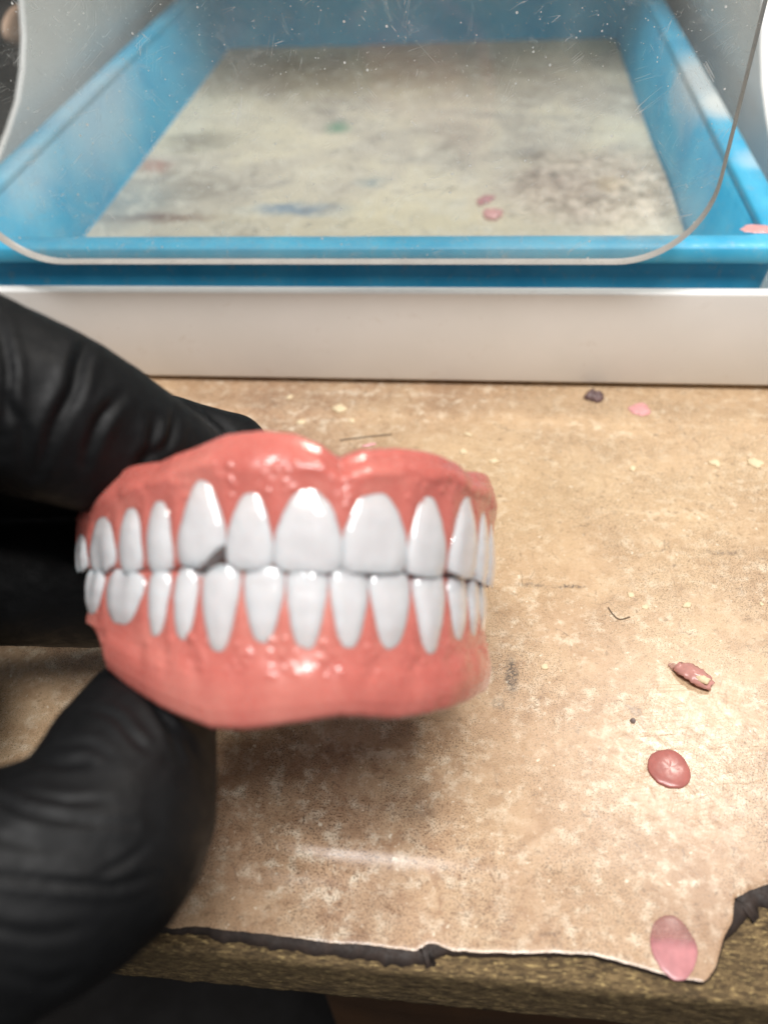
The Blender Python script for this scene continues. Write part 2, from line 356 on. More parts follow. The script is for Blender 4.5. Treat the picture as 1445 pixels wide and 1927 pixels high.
M = dict(lam=m_laminate(), chip=m_chipboard(), tooth=m_tooth(), gum=m_gum('pink_denture_acrylic'), glove=m_glove(), blue=m_blue(), dust=m_dust(), pane=m_pane(),
         white=m_white(),
         edge=m_simple('sawn_acrylic_edge', srgb(188, 182, 176), 0.3, 0.12, 0.12),
         core=m_simple('dark_laminate_core', srgb(46, 35, 29), 0.7, 0.45, 0.5, 0.15, 1.5),
         black=m_simple('black_housing', srgb(34, 34, 36), 0.5, 0.3, 0.05),
         tan=m_simple('tan_plastic', srgb(206, 172, 146), 0.5),
         brown=m_simple('dark_wood', srgb(74, 48, 24), 0.6, 0.4, 0.03), floor=m_simple('dark_floor', srgb(30, 26, 24), 0.8, 0.2, 0.01),
         pink=m_resin('pink_resin', srgb(172, 106, 98)), pink2=m_resin('rose_resin', srgb(198, 138, 142)), film=m_resin('clear_pink_film', srgb(206, 160, 146), 0.40),
         thin=m_resin('thinning_rose_resin', srgb(200, 136, 138), thin=True), flake=m_resin('dull_pink_resin', srgb(192, 138, 128)), palepink=m_resin('pale_pink_resin', srgb(230, 168, 166)), crumb=m_simple('cream_plaster', srgb(228, 208, 172), 0.8, 0.1, 0.8, 0.2, 2),
         grey=m_simple('grey_grit', srgb(128, 114, 110), 0.6, 0.3, 0.6, 0.2, 2), dark=m_simple('dark_fibre', srgb(104, 88, 70), 0.6), shaving=m_simple('mauve_shaving', srgb(112, 90, 88), 0.5, 0.4, 0.6, 0.2, 1.5))

# ------------------------------------------------------------------ the counter
counter = empty('counter', (0, 0, 0), label='beige stone-print laminate counter with chipped front edge', kind='structure')
edge_px = [(-700, 1715), (-200, 1738), (100, 1742), (230, 1744), (285, 1745), (330, 1746), (372, 1743), (430, 1750), (520, 1760), (600, 1771), (700, 1779), (775, 1788), (790, 1784), (806, 1775), (825, 1777), (845, 1787),
           (880, 1791), (980, 1794), (1050, 1793), (1110, 1797), (1180, 1813), (1250, 1833), (1310, 1846), (1330, 1842), (1345, 1822), (1353, 1795), (1362, 1765), (1377, 1733), (1381, 1700), (1390, 1686), (1445, 1664), (1600, 1640), (1900, 1640), (2400, 1650)]
wid_px = [8, 8, 4, 3, 3, 9, 14, 18, 22, 24, 26, 28, 30, 34, 24, 8, 6, 4, 4, 4, 4, 4, 3, 3, 3, 4, 6, 14, 40, 46, 42, 30, 20, 10]
E0 = spline([on_plane(*p)[:2] for p in edge_px], 330); Wd = np.interp(np.linspace(0, 1, 330), np.linspace(0, 1, len(wid_px)), wid_px)*0.083
for i in range(330):
    j = 0.16*fbm((E0[i, 0], 0, 3), 0.5, 5)+0.10*fbm((E0[i, 0], 4, 3), 1.7, 3); E0[i, 1] += j
    Wd[i] *= 1+0.5*fbm((E0[i, 0], 9, 3), 0.35, 4)
Tn = np.gradient(E0, axis=0); Tn /= np.linalg.norm(Tn, axis=1)[:, None]; Nn = np.stack([Tn[:, 1], -Tn[:, 0]], 1)
# laminate top: rows from the ragged edge back to the wall, with a soft roll near the edge
ys = np.concatenate([[0, 0.12, 0.35, 0.8, 1.5, 2.5, 4], np.linspace(5, 60, 70), np.linspace(70, 760, 24)])
def lam_z(x, y, d):
    z = -0.10*math.exp(-d/0.25)
    z += 0.85*math.exp(-((y-56.8+0.02*x)/2.6)**2)*math.exp(-((x+22)/26)**2) + 0.58*math.exp(-((y-51.2+0.02*x)/1.8)**2)*math.exp(-((x+36)/13)**2)
    return z + 0.03*fbm((x, y, 0), 0.06, 3)*math.exp(-max(0, y-60)/60)
lv = []
for i in range(330):
    for d in ys:
        k = min(1, d/30.0); k = k*k*(3-2*k)
        base_y = E0[i, 1]*(1-k)+40*k if d > 0 else E0[i, 1]
        x = E0[i, 0]-Nn[i, 0]*min(d, 4)*0 ; y = base_y+d
        lv.append((x, y, lam_z(x, y, d)))
# the points of the edge that double back in x are spread by pulling deeper rows straight back
lf = grid_faces(330, len(ys))
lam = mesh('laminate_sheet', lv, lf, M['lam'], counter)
# broken dark core of the laminate along the edge
cv = []
for i in range(330):
    o = E0[i]+Nn[i]*Wd[i]; m_ = E0[i]+Nn[i]*Wd[i]*0.45
    top = (E0[i, 0], E0[i, 1], lam_z(E0[i, 0], E0[i, 1], 0))
    jag = 0.12*fbm((E0[i, 0], 2, 8), 1.1, 4)
    cv += [top, (m_[0], m_[1], -0.45+jag), (o[0], o[1], -0.95+jag), (o[0]-Nn[i, 0]*0.05, o[1]-Nn[i, 1]*0.05, -1.25)]
mesh('laminate_core', cv, grid_faces(330, 4), M['core'], counter)
# chipboard under it: top ledge and front face with a torn surface
fx = np.arange(-190, 170, 0.8); rows = []
prof = [(60, -1.15)]+[(y, -1.15) for y in np.linspace(48, 38.6, 14)]+[(38.0, -1.5), (37.75, -2.2)]+[(37.6, z) for z in np.linspace(-3, -18.6, 22)]+[(38.2, -19.3), (41, -19.5), (60, -19.5)]
bv = []
for x in fx:
    for (y, z) in prof:
        dx = 0.28*fbm((x*0.35, y, z*1.2), 0.8, 4)
        rag = 0.5*max(0, fbm((x, 0, z), 0.10, 3)) if z < -17 else 0
        bv.append((x, y+(dx if y < 40 else 0), z+(0.22*fbm((x*0.4, y*1.2, 0), 0.8, 4) if z > -1.3 and y < 59 else 0)+rag))
mesh('chipboard_core', bv, grid_faces(len(fx), len(prof)), M['chip'], counter)
mesh('underside', *box_vf(-190, 170, 60.5, 700, -19.5, -1.4), M['chip'], counter, smooth=False)
cab = empty('cabinet', (0, 120, -500), label='dark brown wooden cabinet front below the counter edge', cat='cabinet')
mesh('drawer_front', *[[tuple(np.array(v)-np.array((0, 120, -500))) for v in box_vf(-38, 170, 62, 80, -500, -19.7)[0]], box_vf(0, 1, 0, 1, 0, 1)[1]], M['brown'], cab, smooth=False, bevel=1.5)
tag(mesh('floor', *box_vf(-900, 900, -900, 900, -505, -500.5), M['floor'], smooth=False), 'dark floor below the counter', kind='structure')

# ------------------------------------------------------------------ white box with side panels
bx = empty('dust_box', (-38, 196, 0), label='white open-fronted polishing box standing on the laminate counter', cat='box'); BO = (-38, 196, 0)
def bxp(name, v, f, **k):
    v = [tuple(np.array(p)-np.array(BO)) for p in v]; return mesh(name, v, f, M['white'], bx, **k)
v, f = box_vf(-178, 102, 195.9, 199.4, 1.8, 31.1); bxp('front_panel', v, f, smooth=True, bevel=0.7)
def side_panel(x0, x1):
    pr = [(199.6, 0.9), (199.6, 33), (262, 34), (278, 38), (291, 42.5), (304, 48), (315, 55.5), (324, 64), (331, 74), (336, 86), (339.5, 105), (342, 130), (343, 170), (343, 230), (535, 230), (535, 0.9)]
    n = len(pr); v = [(x0, y, z) for y, z in pr]+[(x1, y, z) for y, z in pr]
    f = [tuple(range(n)), tuple(range(2*n-1, n-1, -1))]+[(i, (i+1) % n, n+(i+1) % n, n+i) for i in range(n)]
    bxp('side_panel', v, f, smooth=True, bevel=0.8)
side_panel(-174.0, -171.5); side_panel(94, 99)
v, f = box_vf(-171.3, 93.8, 530, 535, 0.9, 230); bxp('back_panel', v, f, smooth=False)
v, f = box_vf(-171.3, 93.8, 343, 529.8, 224, 230); bxp('hood_panel', v, f, smooth=False)
v, f = box_vf(-171.3, 93.8, 199.6, 529.8, 1.2, 3.0); bxp('base_panel', v, f, smooth=False)
for x in (-176, 99):
    for y in (200, 530):
        v, f = box_vf(x-2 if x < 0 else x-4, x+4 if x < 0 else x+2, y, y+4, 0.02, 0.9); bxp('foot', v, f, smooth=False)

# blue tray
TO = (-40, 206, 3.1)
tray = empty('tray', TO, label='blue plastic tray with wide rim sitting inside the white box', cat='tray')
def rring(x0, x1, y0, y1, r, z, n=8):
    out = []
    for (cx, cy, a0) in ((x1-r, y0+r, -90), (x1-r, y1-r, 0), (x0+r, y1-r, 90), (x0+r, y0+r, 180)):
        for i in range(n+1):
            a = math.radians(a0+90*i/n); out.append((cx+r*math.cos(a), cy+r*math.sin(a), z))
    return out
def ring_loft(rings, cap0=False, cap1=False):
    n = len(rings[0]); v = [p for r in rings for p in r]; f = grid_faces(len(rings), n, close_v=True)
    if cap0: f.append(tuple(range(n)))
    if cap1: f.append(tuple(range((len(rings)-1)*n, len(rings)*n)))
    return v, f
def trp(name, vf, mat=None, **k):
    return mesh(name, [tuple(np.array(p)-np.array(TO)) for p in vf[0]], vf[1], mat or M['blue'], tray, **k)
XL, XR, YF, YB, ZR = -156.2, 76.5, 210.5, 520, 40.6
body = [rring(XL+1, XR-1, YF-5, YB+4, 7, 3.1), rring(XL, XR, YF-6, YB+5, 8, 4.2), rring(XL-5.0, XR+5.0, YF-4.2, YB+5, 8, 35.6)]
inn = [rring(XL-2.5, XR+2.5, YF-1.6, YB+2, 6, 38.4), rring(XL+0.3, XR-0.3, YF+0.6, YB-.6, 7, 37.8), rring(XL+4.6, XR-2.0, YF+2.5, YB-2.5, 7, 8), rring(XL+6.5, XR-3.5, YF+4.5, YB-4.5, 6, 5.6)]
trp('body', ring_loft(body+inn, True, True))
rim = [rring(XL-6.0, XR+6.0, YF-5.6, YB+6.0, 8, 36.2), rring(XL-8.0, XR+8.0, YF-7.4, YB+8, 9, 36.0), rring(XL-8.2, XR+8.2, YF-7.7, YB+8.2, 9, 36.6), rring(XL-8.2, XR+8.2, YF-7.7, YB+8.2, 9, 40.0), rring(XL-7.5, XR+7.5, YF-7.0, YB+7.5, 9, 40.65),
       rring(XL-0.8, XR+0.8, YF-0.8, YB+0.8, 7, 40.65), rring(XL-0.05, XR+0.05, YF-0.05, YB+.05, 7, 40.0), rring(XL-0.05, XR+.05, YF-.05, YB+.05, 7, 37.9)]
trp('rim', ring_loft(rim))
# dust and dried plaster on the tray floor
gx = np.linspace(XL+6.5, XR-3.2, 150); gy = np.linspace(YF+4.2, YB-4.2, 190); dv = []
pc = on_plane(1130, 350, 2, 7)
for x in gx:
    for y in gy:
        e = min(x-gx[0], gx[-1]-x, y-gy[0], gy[-1]-y); z = 6.3+0.8*max(0, 1-e/9)**2+0.5*fbm((x, y, 0), 0.03, 4)
        g = math.exp(-(((x-pc[0])/34)**2+((y-pc[1])/26)**2)); z += g*(2.0+2.6*abs(fbm((x, y, 4), 0.16, 5))) + 0.25*max(0, fbm((x, y, 7), 0.2, 4))
        dv.append((x, y, max(z, 5.75)))
du = mesh('plaster_dust', dv, grid_faces(150, 190), M['dust'], origin=(-40, 360, 6))
tag(du, 'dried cream and grey plaster dust covering the blue tray floor', 'dust', kind='stuff')

# ------------------------------------------------------------------ clear shield
SO = (-38, 194, 42)
sh = empty('shield', SO, label='clear scratched acrylic shield with rounded corners hanging before the blue tray', cat='shield')
x0, x1, zb, zt, y0, y1 = -133, 56.2, 41.8, 226, 191.5, 194.6
out = []
for (cx, cz, r, a0) in ((x1-21, zb+21, 21, -90), (x1-4, zt-4, 4, 0), (x0+4, zt-4, 4, 90), (x0+21, zb+21, 21, 180)):
    for i in range(15):
        a = math.radians(a0+90*i/14); out.append((cx+r*math.cos(a), cz+r*math.sin(a)))
n = len(out)
pv = [(x-SO[0], y0-SO[1], z-SO[2]) for x, z in out]+[(x-SO[0], y1-SO[1], z-SO[2]) for x, z in out]
mesh('pane', pv, [tuple(range(n)), tuple(range(2*n-1, n-1, -1))], M['pane'], sh, smooth=False)
ev = []
for k, (x, z) in enumerate(out):
    q = np.array(out[(k+1) % n])-np.array(out[k-1]); q /= np.linalg.norm(q); nx, nz = q[1], -q[0]
    for (yy, ins) in ((y0+0.02, 0.02), (y0+0.45, -0.14), (0.5*(y0+y1), -0.18), (y1-0.45, -0.14), (y1-0.02, 0.02)):
        ev.append((x-nx*ins-SO[0], yy-SO[1], z-nz*ins-SO[2]))
mesh('edge_band', ev, grid_faces(n, 5, close_u=True), M['edge'], sh)
# hinge arms that carry it from the hood, above the picture
for x in (-128, 45):
    v, f = box_vf(x, x+8, y1+0.1, 345, 221.0, 223.9); mesh('hinge_arm', [tuple(np.array(p)-np.array(SO)) for p in v], f, M['edge'], sh, smooth=False)

# dark machine housing beyond the left panel
v, f = box_vf(-380, -192, 255, 640, 0.2, 150)
hs = mesh('machine_housing', v, f, M['black'], origin=(-286, 440, 0.2), bevel=8)
tag(hs, 'dark machine housing beyond the left side panel', 'machine')
kp = on_plane(38, 46, 0, -192)
kv = []; 
for i, (dx, r) in enumerate(((-1, 11), (6, 11), (8.5, 9.5), (9.3, 6.5))):
    for k in range(20):
        a = 2*math.pi*k/20; kv.append((kp[0]+dx*0.25, kp[1]+1.5*r*math.cos(a), kp[2]+0.62*r*math.sin(a)))
mesh('label_plate', [tuple(np.array(p)-np.array((-286, 440, 0.2))) for p in kv], grid_faces(4, 20, close_v=True)+[tuple(range(60, 80))], M['tan'], hs)

# ------------------------------------------------------------------ dentures
g0 = ray(645, 1078); g0 = g0/np.linalg.norm(g0)
ud = UP-g0*(UP @ g0); ud /= np.linalg.norm(ud); rd0 = np.cross(g0, ud)
psi = math.radians(13.44); rd = math.cos(psi)*rd0+math.sin(psi)*g0; fd = -math.sin(psi)*rd0+math.cos(psi)*g0
ro = math.radians(-1.2); rd, ud = math.cos(ro)*rd+math.sin(ro)*ud, -math.sin(ro)*rd+math.cos(ro)*ud
DO = at_depth(645, 1078, 100.4)
def d_world(p): p = np.asarray(p, float); return DO+p[..., 0:1]*rd+p[..., 1:2]*fd+p[..., 2:3]*ud
class Arch:
    def __init__(s, a, b, q, dx, dy):
        t = np.linspace(-math.pi/2, math.pi/2, 2001); sg = np.sign(t)
        s.x = dx+a*sg*np.abs(np.sin(t))**(2/q); s.y = dy+b*(1-np.cos(t)**(2/q))
        d = np.concatenate([[0], np.cumsum(np.hypot(np.diff(s.x), np.diff(s.y)))]); s.s = d-d[1000]
        s.L = s.s[-1]
    def p(s, u): return np.array([np.interp(u, s.s, s.x), np.interp(u, s.s, s.y)])
    def n(s, u):
        a, b = s.p(u-1.2), s.p(u+1.2); t = b-a; t /= np.linalg.norm(t); return np.array([t[1], -t[0]]), t
    def px(s, u, z=0): 
        p = s.p(u); return project(d_world(np.array([p[0], p[1], z])))[0]
    def find(s, px, lo, hi):
        us = np.linspace(lo, hi, 500); v = [s.px(u) for u in us]; return float(us[int(np.argmin(np.abs(np.array(v)-px)))])
    def z_for(s, u, py, nn=0.0):
        p = s.p(u)+s.n(u)[0]*nn; v0 = d_world(np.array([p[0], p[1], 0.]))-CAM; k = -(py-H/2)/F
        return float((k*(v0 @ FW)-v0 @ UP)/(ud @ UP-k*(ud @ FW)))
UA = Arch(36.35, 48.5, 1.912, 0, 0); LA = Arch(35.2, 46.6, 1.912, -0.7, 0.55)
def bounds(A, mid, left, right, wl, wr):
    m = A.find(mid, -6, 6); Lb = [m]; Rb = [m]
    for p in left: Lb.append(A.find(p, -A.L*0.99 if len(Lb) > 4 else Lb[-1]-14, Lb[-1]-2.2))
    for w in wl: Lb.append(Lb[-1]-w)
    for p in right: Rb.append(A.find(p, Rb[-1]+2.5, Rb[-1]+11))
    for w in wr: Rb.append(Rb[-1]+w)
    return Lb, Rb
UL, UR = bounds(UA, 645, [511, 418, 323, 264], [771, 841, 893], [6.6, 10.0, 8.6], [6.6, 6.4, 9.6, 8.6])
LL, LR = bounds(LA, 621, [537, 454, 373, 320, 271], [699, 779, 839], [10.4, 8.6], [6.8, 6.4, 9.6, 8.6])
# for every tooth: s0, s1, edge px y, neck px y, kind, slope of the edge
def teeth(Lb, Rb, le, ln, re, rn):
    kinds = ['central', 'lateral', 'canine', 'premolar', 'premolar', 'molar', 'molar']; T = []
    for k in range(7):
        T.append((Lb[k+1], Lb[k], le[k], ln[k], kinds[k], -1)); T.append((Rb[k], Rb[k+1], re[k], rn[k], kinds[k], 1))
    return sorted(T, key=lambda t: t[0])
UT = teeth(UL, UR, [1078, 1074, 1072, 1079, 1080, 1080, 1079], [888, 897, 882, 914, 930, 952, 988], [1080, 1087, 1090, 1100, 1106, 1108, 1108], [888, 910, 918, 940, 966, 984, 996])
LT = teeth(LL, LR, [1069, 1066, 1061, 1067, 1067, 1068, 1069], [1252, 1240, 1252, 1236, 1222, 1200, 1174], [1071, 1073, 1075, 1079, 1086, 1090, 1092], [1252, 1256, 1246, 1228, 1216, 1206, 1200])
CURV = {  # half width along v (0 = biting edge, 1 = neck)
    'u': ([0, .04, .10, .25, .42, .60, .78, .92, 1.05, 1.25], [.90, .96, .99, 1.0, .94, .78, .56, .38, .25, .13]),
    'l': ([0, .04, .12, .30, .50, .70, .88, 1.0, 1.10, 1.25], [.90, .96, .99, .95, .83, .67, .50, .38, .28, .15]),
    'p': ([0, .05, .14, .30, .50, .70, .88, 1.0, 1.12, 1.25], [.72, .86, .97, 1.0, .94, .80, .62, .46, .32, .2])}
def tooth_mesh(A, T, upper):
    s0, s1, pe, pn, kind, side = T; sg = 1 if upper else -1
    sc = 0.5*(s0+s1); hw = 0.5*(s1-s0)*0.99; nrm, tan = A.n(sc); c = A.p(sc)
    zi = A.z_for(sc, pe); zn = A.z_for(sc, pn); ln = zn-zi
    cur = CURV['p'] if kind in ('premolar', 'molar') else CURV['u' if upper else 'l']
    front = {'central': 1.15, 'lateral': 1.2, 'canine': 1.9, 'premolar': 2.0, 'molar': 1.9}[kind]
    back = {'central': 3.6, 'lateral': 3.4, 'canine': 4.6, 'premolar': 6.4, 'molar': 7.5}[kind]
    thin = {'central': .35, 'lateral': .35, 'canine': .45, 'premolar': .9, 'molar': .95}[kind]
    vs = np.concatenate([[0, .008, .02, .04, .065], np.linspace(.1, 1.25, 22)]); nr = 32; V = []
    curvec = 0.5*(s1-s0)
    seed = sc*3.1+(50 if upper else 0); tw = 0.05*math.sin(seed*1.7); sk = 0.10*math.sin(seed*2.3)
    for v in vs:
        r = math.sqrt(max(0, 1-(1-min(1, v/0.04))**2)) if v < .04 else 1
        w = hw*np.interp(v, *cur)*(0.86+0.14*r); fr = front*(0.25+0.75*r)*(1-0.25*max(0, v-.5)); bk = back*(thin+(1-thin)*min(1, v/0.7))*(0.25+0.75*r)
        nc = np.interp(v, [0, .1, .35, .6, .8, .92, 1.0, 1.12, 1.25], [-.38, -.1, .14, .08, -.28, -.62, -.98, -1.6, -2.4]) + (0.25 if kind == 'canine' else 0)
        nc += 0.85*min(1, max(0, sc-8)/10)
        for i in range(nr):
            ph = 2*math.pi*i/nr; cu, sn = math.cos(ph), math.sin(ph)
            ex = 2/2.5; u = math.copysign(abs(cu)**ex, cu)
            if sn >= 0: d = nc-fr+fr*(abs(sn)**ex)
            else: d = nc-fr-bk*(abs(sn)**ex)
            uu = u*w+sk*w*v*0.8
            # follow the arch: the sides fall back with its curve
            e = 0.0
            m = u*(1 if side > 0 else -1)      # +1 = away from the midline
            if kind == 'canine': e = ((3.1 if side < 0 else 1.0)*max(0, -m-0.02)**1.3+0.8*max(0, m+0.0)**1.4) if upper else (0.8*max(0, -m)**1.4+(1.5 if side < 0 else .8)*max(0, m)**1.4)
            elif kind == 'lateral': e = 0.4*abs(m)**2.6+0.2*max(0, m)
            elif kind == 'central': e = 0.22*abs(m)**3+0.18*max(0, m)
            elif kind == 'premolar': e = 0.65*abs(m)**1.7
            else: e = 0.35*(1+math.cos(2*math.pi*m))*0.9*(1 if abs(m) < .6 else .8)+0.5*abs(m)**4
            z = zi+v*ln+sg*e*max(0, 1-v*1.6)**1.5
            if kind == 'molar' and sn > 0: d -= 0.55*math.exp(-(m/0.18)**2)*max(0, 1-v*1.2)
            if kind in ('central', 'canine') and sn > 0: d -= 0.12*math.cos(u*2*math.pi*1.0+1)*max(0, 1-v)*0.6
            if sn > 0: d += 0.10*fbm((uu*0.9+seed, v*6, seed), 0.5, 3)
            base = c+tan*(uu+tw*v*hw)+nrm*d
            V.append((base[0], base[1], z))
    f = grid_faces(len(vs), nr, close_v=True); f.append(tuple(range(nr))); f.append(tuple(range((len(vs)-1)*nr, len(vs)*nr)))
    return V, f, (sc, zi, zn)
def gum_mesh(A, TT, info, upper, tab, right_y):
    sg = 1 if upper else -1
    sc = np.array([i[0] for i in info]); zn = np.array([i[2] for i in info]); zi = np.array([i[1] for i in info]); bd = np.array([t[0] for t in TT]+[TT[-1][1]])
    L0, L1 = TT[0][0]-(4.0 if upper else 2.5), TT[-1][1]+4.0
    us = np.linspace(L0, L1, 520); cols = []; tx = np.array([t[0] for t in tab]); ty = np.array([t[1] for t in tab])
    apex = us[np.argmax([A.px(u) for u in us])]
    knots = [(A.find(px, L0, apex), py) for px, py in tab]; knots = sorted(knots)+right_y(apex)
    ku = np.array([k[0] for k in knots]); kz = np.array([A.z_for(min(max(u, -A.L*.98), A.L*.98), y, 1.0) for u, y in knots])
    bub = []
    for i, c in enumerate(sc):
        for k in range(16 if abs(c) < 24 else 4):
            sd = random.choice((-1, 1)); q = random.uniform(.72, 1.18); hwid = 0.5*(bd[i+1]-bd[i])
            bub.append((c+sd*hwid*random.uniform(.35, 1.0), q, random.uniform(.20, .36), random.uniform(.12, .28)))
    slit_u = A.find(404, L0, 0); nl, V = 64, []
    P_n = None
    for u in us:
        uc = float(np.clip(u, -A.L*.985, A.L*.985)); nrm, tan = A.n(uc); c = A.p(uc)+tan*(u-uc)
        z_n = np.interp(u, sc, zn); z_i = np.interp(u, sc, zi); zt = np.interp(u, ku, kz)
        zt += 0.12*fbm((u, 0, 5), 0.25, 3)
        z_n = min(z_n, zt-2.8) if upper else z_n
        zc = z_i+((0.10+0.30*math.exp(-((u-slit_u)/1.5)**2)) if upper else 0.07+0.14*math.exp(-((u-slit_u+.8)/1.8)**2))*(z_n-z_i)
        j = int(np.clip(np.searchsorted(bd, u)-1, 0, len(sc)-1)); hwid = 0.5*(bd[j+1]-bd[j]); e = np.clip((u-0.5*(bd[j]+bd[j+1]))/hwid, -1.4, 1.4)
        endf = np.clip((min(u-L0, L1-u))/4.0, 0, 1); endn = math.sqrt(max(0, 1-(1-endf)**2))
        prof = []
        for k in range(nl):
            z = zc+(zt-zc)*k/(nl-1); q = (z-zc)/(z_n-zc); p = (z-z_n)/(zt-z_n)
            if q < 1: n_ = np.interp(q, [0, .25, .5, .75, 1], [-.95, -.70, -.58, -.42, -.15]); n_ += 0.35*math.exp(-((abs(e)-1)/0.35)**2)*math.exp(-((q-.55)/.35)**2)
            elif upper: n_ = np.interp(p, [0, .12, .3, .55, .8, 1], [-.15, -.10, -.16, -.45, -.95, -1.5])
            else: n_ = np.interp(p, [0, .12, .3, .55, .8, 1], [-.15, -.02, .12, .2, .12, -.2])
            if q >= .8:
                n_ += 0.18*math.exp(-(e/.6)**2)*math.exp(-((p-.22)/.3)**2) - 0.16*math.exp(-((abs(e)-1)/0.3)**2)*math.exp(-((p-.12)/.25)**2)
            n_ += 0.14*fbm((u, z, 2 if upper else 9), 0.12, 2)
            if not upper: n_ -= 3.4*float(np.clip(p, 0, 1))**.7*float(np.clip((L0+13-u)/10, 0, 1))
            n_ -= 1.5*float(np.clip((L0+5-u)/4, 0, 1))
            if u > 8: n_ += min(1, (u-8)/10)*(0.75+0.6*float(np.clip(p*1.6, 0, 1)))+0.22*max(0, float(np.clip(p*3, 0, 1)))*fbm((u, z, 31), .55, 4)*min(1, (u-8)/12)*(1 if upper else .35)
            if not upper: n_ += 0.02*math.sin(u*2.6+2*fbm((u, 0, 1), .2, 2))*np.clip(p, 0, 1)*(1 if u > 2 else .3)
            for (bu, bq, bs, bh) in bub:
                if abs(bu-u) < 1.6: 
                    r2 = ((u-bu)**2+((q-bq)*abs(z_n-zc))**2)/bs**2
                    if r2 < 9: n_ += bh*math.exp(-r2)
            prof.append((n_, z))
        n_e, z_e = prof[-1]; rb = 1.7 if upper else 1.5
        for a in (25, 55, 90, 125, 155): prof.append((n_e-rb+rb*math.cos(math.radians(a)), z_e+sg*rb*(0.9*math.sin(math.radians(a)))))
        slit = math.exp(-((u-slit_u)/3.2)**2); zb = (z_i+sg*0.5)*(1-slit)+(zc+sg*2.0)*slit
        if upper:
            zf = min(z_n+2.2, zt-4.5)
            prof += [(n_e-4.0, z_e-1.5*sg), (-4.4, zf+1.0), (-5.2, zf), (-7.5, zf), (-10.5, zf+1.4), (-11.6, zf+3.2), (-12.6, zf+3.0), (-11.8, z_n+1.0), (-10.2, zc+1.5), (-8.6, zb), (-1.5, zb)]
        else:
            zf = z_n-1.0
            prof += [(n_e-3.2, z_e+1.5), (-3.6, zf-1.2), (-4.6, zf), (-7.0, zf), (-8.6, zf-1.4), (-9.0, z_e+2.4), (-10, z_e+1.2), (-11, z_e+2.6), (-10.3, zf), (-9.2, zc-1), (-8.2, zb), (-1.4, zb)]
        for (n_, z) in prof:
            nn = -5.5+(n_+5.5)*endn; zz = z if endn >= 1 else z_n+(z-z_n)*(0.35+0.65*endn)
            V.append((c[0]+nrm[0]*nn, c[1]+nrm[1]*nn, zz))
    m = len(prof); f = grid_faces(len(us), m, close_v=True); f.append(tuple(range(m))); f.append(tuple(range((len(us)-1)*m, len(us)*m)))
    inner = None
    if upper: inner = [i*m+nl+5+5 for i in range(len(us))]
    return V, f, inner
mw = Matrix(((rd[0], fd[0], ud[0], DO[0]*MM), (rd[1], fd[1], ud[1], DO[1]*MM), (rd[2], fd[2], ud[2], DO[2]*MM), (0, 0, 0, 1)))
def denture(name, label, A, TT, upper, tab, right_y):
    root = empty(name, label=label, cat='denture'); root.matrix_world = mw
    info = []; built = []
    for T in TT:
        V, f, i = tooth_mesh(A, T, upper); info.append(i); built.append((V, f))
    V, f, inner = gum_mesh(A, TT, info, upper, tab, right_y)
    gum = mesh('gum_base', V, f, M['gum'], root)
    for V2, f2 in built:
        o = mesh('tooth', V2, f2, M['tooth'], root); nv = len(V2)//32
        at = o.data.attributes.new('neck', 'FLOAT', 'POINT'); at.data.foreach_set('value', np.repeat(np.linspace(0, 1, nv), 32).astype(np.float32))
    if upper:   # palate plate between the two sides
        n = len(inner); half = n//2; PV = []
        for k in range(0, half-12, 6):
            a, b = np.array(V[inner[k]]), np.array(V[inner[n-1-k]])
            for t in np.linspace(0, 1, 15):
                p = a*(1-t)+b*t; PV.append((p[0], p[1], p[2]+4.5*min(1, np.linalg.norm(a-b)/26)**1.5*math.sin(math.pi*t)**0.8))
        rows = len(PV)//15; PF = grid_faces(rows, 15); PV2 = PV+[(x, y, z-1.6) for x, y, z in PV]
        PF += [tuple(i+len(PV) for i in reversed(q)) for q in PF]
        mesh('palate', PV2, PF, M['gum'], root)
    return root
up_tab = [(146, 935), (165, 905), (200, 892), (270, 880), (340, 852), (400, 828), (470, 821), (540, 827), (600, 848), (628, 868), (642, 878), (656, 870), (690, 860), (760, 856), (820, 866), (865, 885), (888, 905)]
lo_tab = [(158, 1172), (176, 1200), (200, 1246), (240, 1278), (300, 1316), (400, 1358), (470, 1361), (560, 1349), (650, 1335), (760, 1339), (850, 1316), (900, 1290)]
denture('upper_denture', 'upper pink denture with white teeth, biting on the lower one, held in black gloves', UA, UT, True, up_tab, lambda a: [(a, 906), (a+6, 908), (a+14, 915), (a+26, 930)])
denture('lower_denture', 'lower pink denture with white teeth, under the upper one above the thumb', LA, LT, False, lo_tab, lambda a: [(a, 1288), (a+6, 1285), (a+14, 1280), (a+26, 1270)])

# ------------------------------------------------------------------ gloved hand
HO = at_depth(-420, 1150, 125)
def chain(rows, n=26):
    P = [list(at_depth(px, py, d))+[r] for px, py, d, r in rows]; Q = spline(P, n); return tube(Q[:, :3], Q[:, 3], 28)
parts = [chain([(-760, 900, 118, 20), (-420, 640, 112, 16), (-150, 690, 113, 14.0), (60, 768, 116, 12.9), (225, 838, 125, 11.8), (352, 905, 133, 9.6)]),
         chain([(-700, 1000, 138, 20), (-300, 840, 142, 14), (60, 850, 146, 12), (280, 845, 147, 10.5), (432, 852, 149, 7.8)]),
         chain([(-700, 1100, 150, 20), (-260, 1060, 152, 16), (60, 1078, 154, 14.2), (240, 1092, 157, 13.0), (350, 1085, 148, 9.0), (406, 1066, 127, 6.5)]),
         chain([(-800, 1500, 108, 24), (-420, 1830, 95, 19), (-60, 1705, 95, 15.2), (180, 1595, 101, 13.8), (240, 1450, 109, 12.2), (272, 1365, 119, 10.8)]),
         chain([(-1500, 1250, 135, 36), (-1100, 1200, 128, 34), (-850, 1150, 126, 33), (-560, 1150, 130, 30), (-420, 1180, 122, 27)])]
av, af = [], []
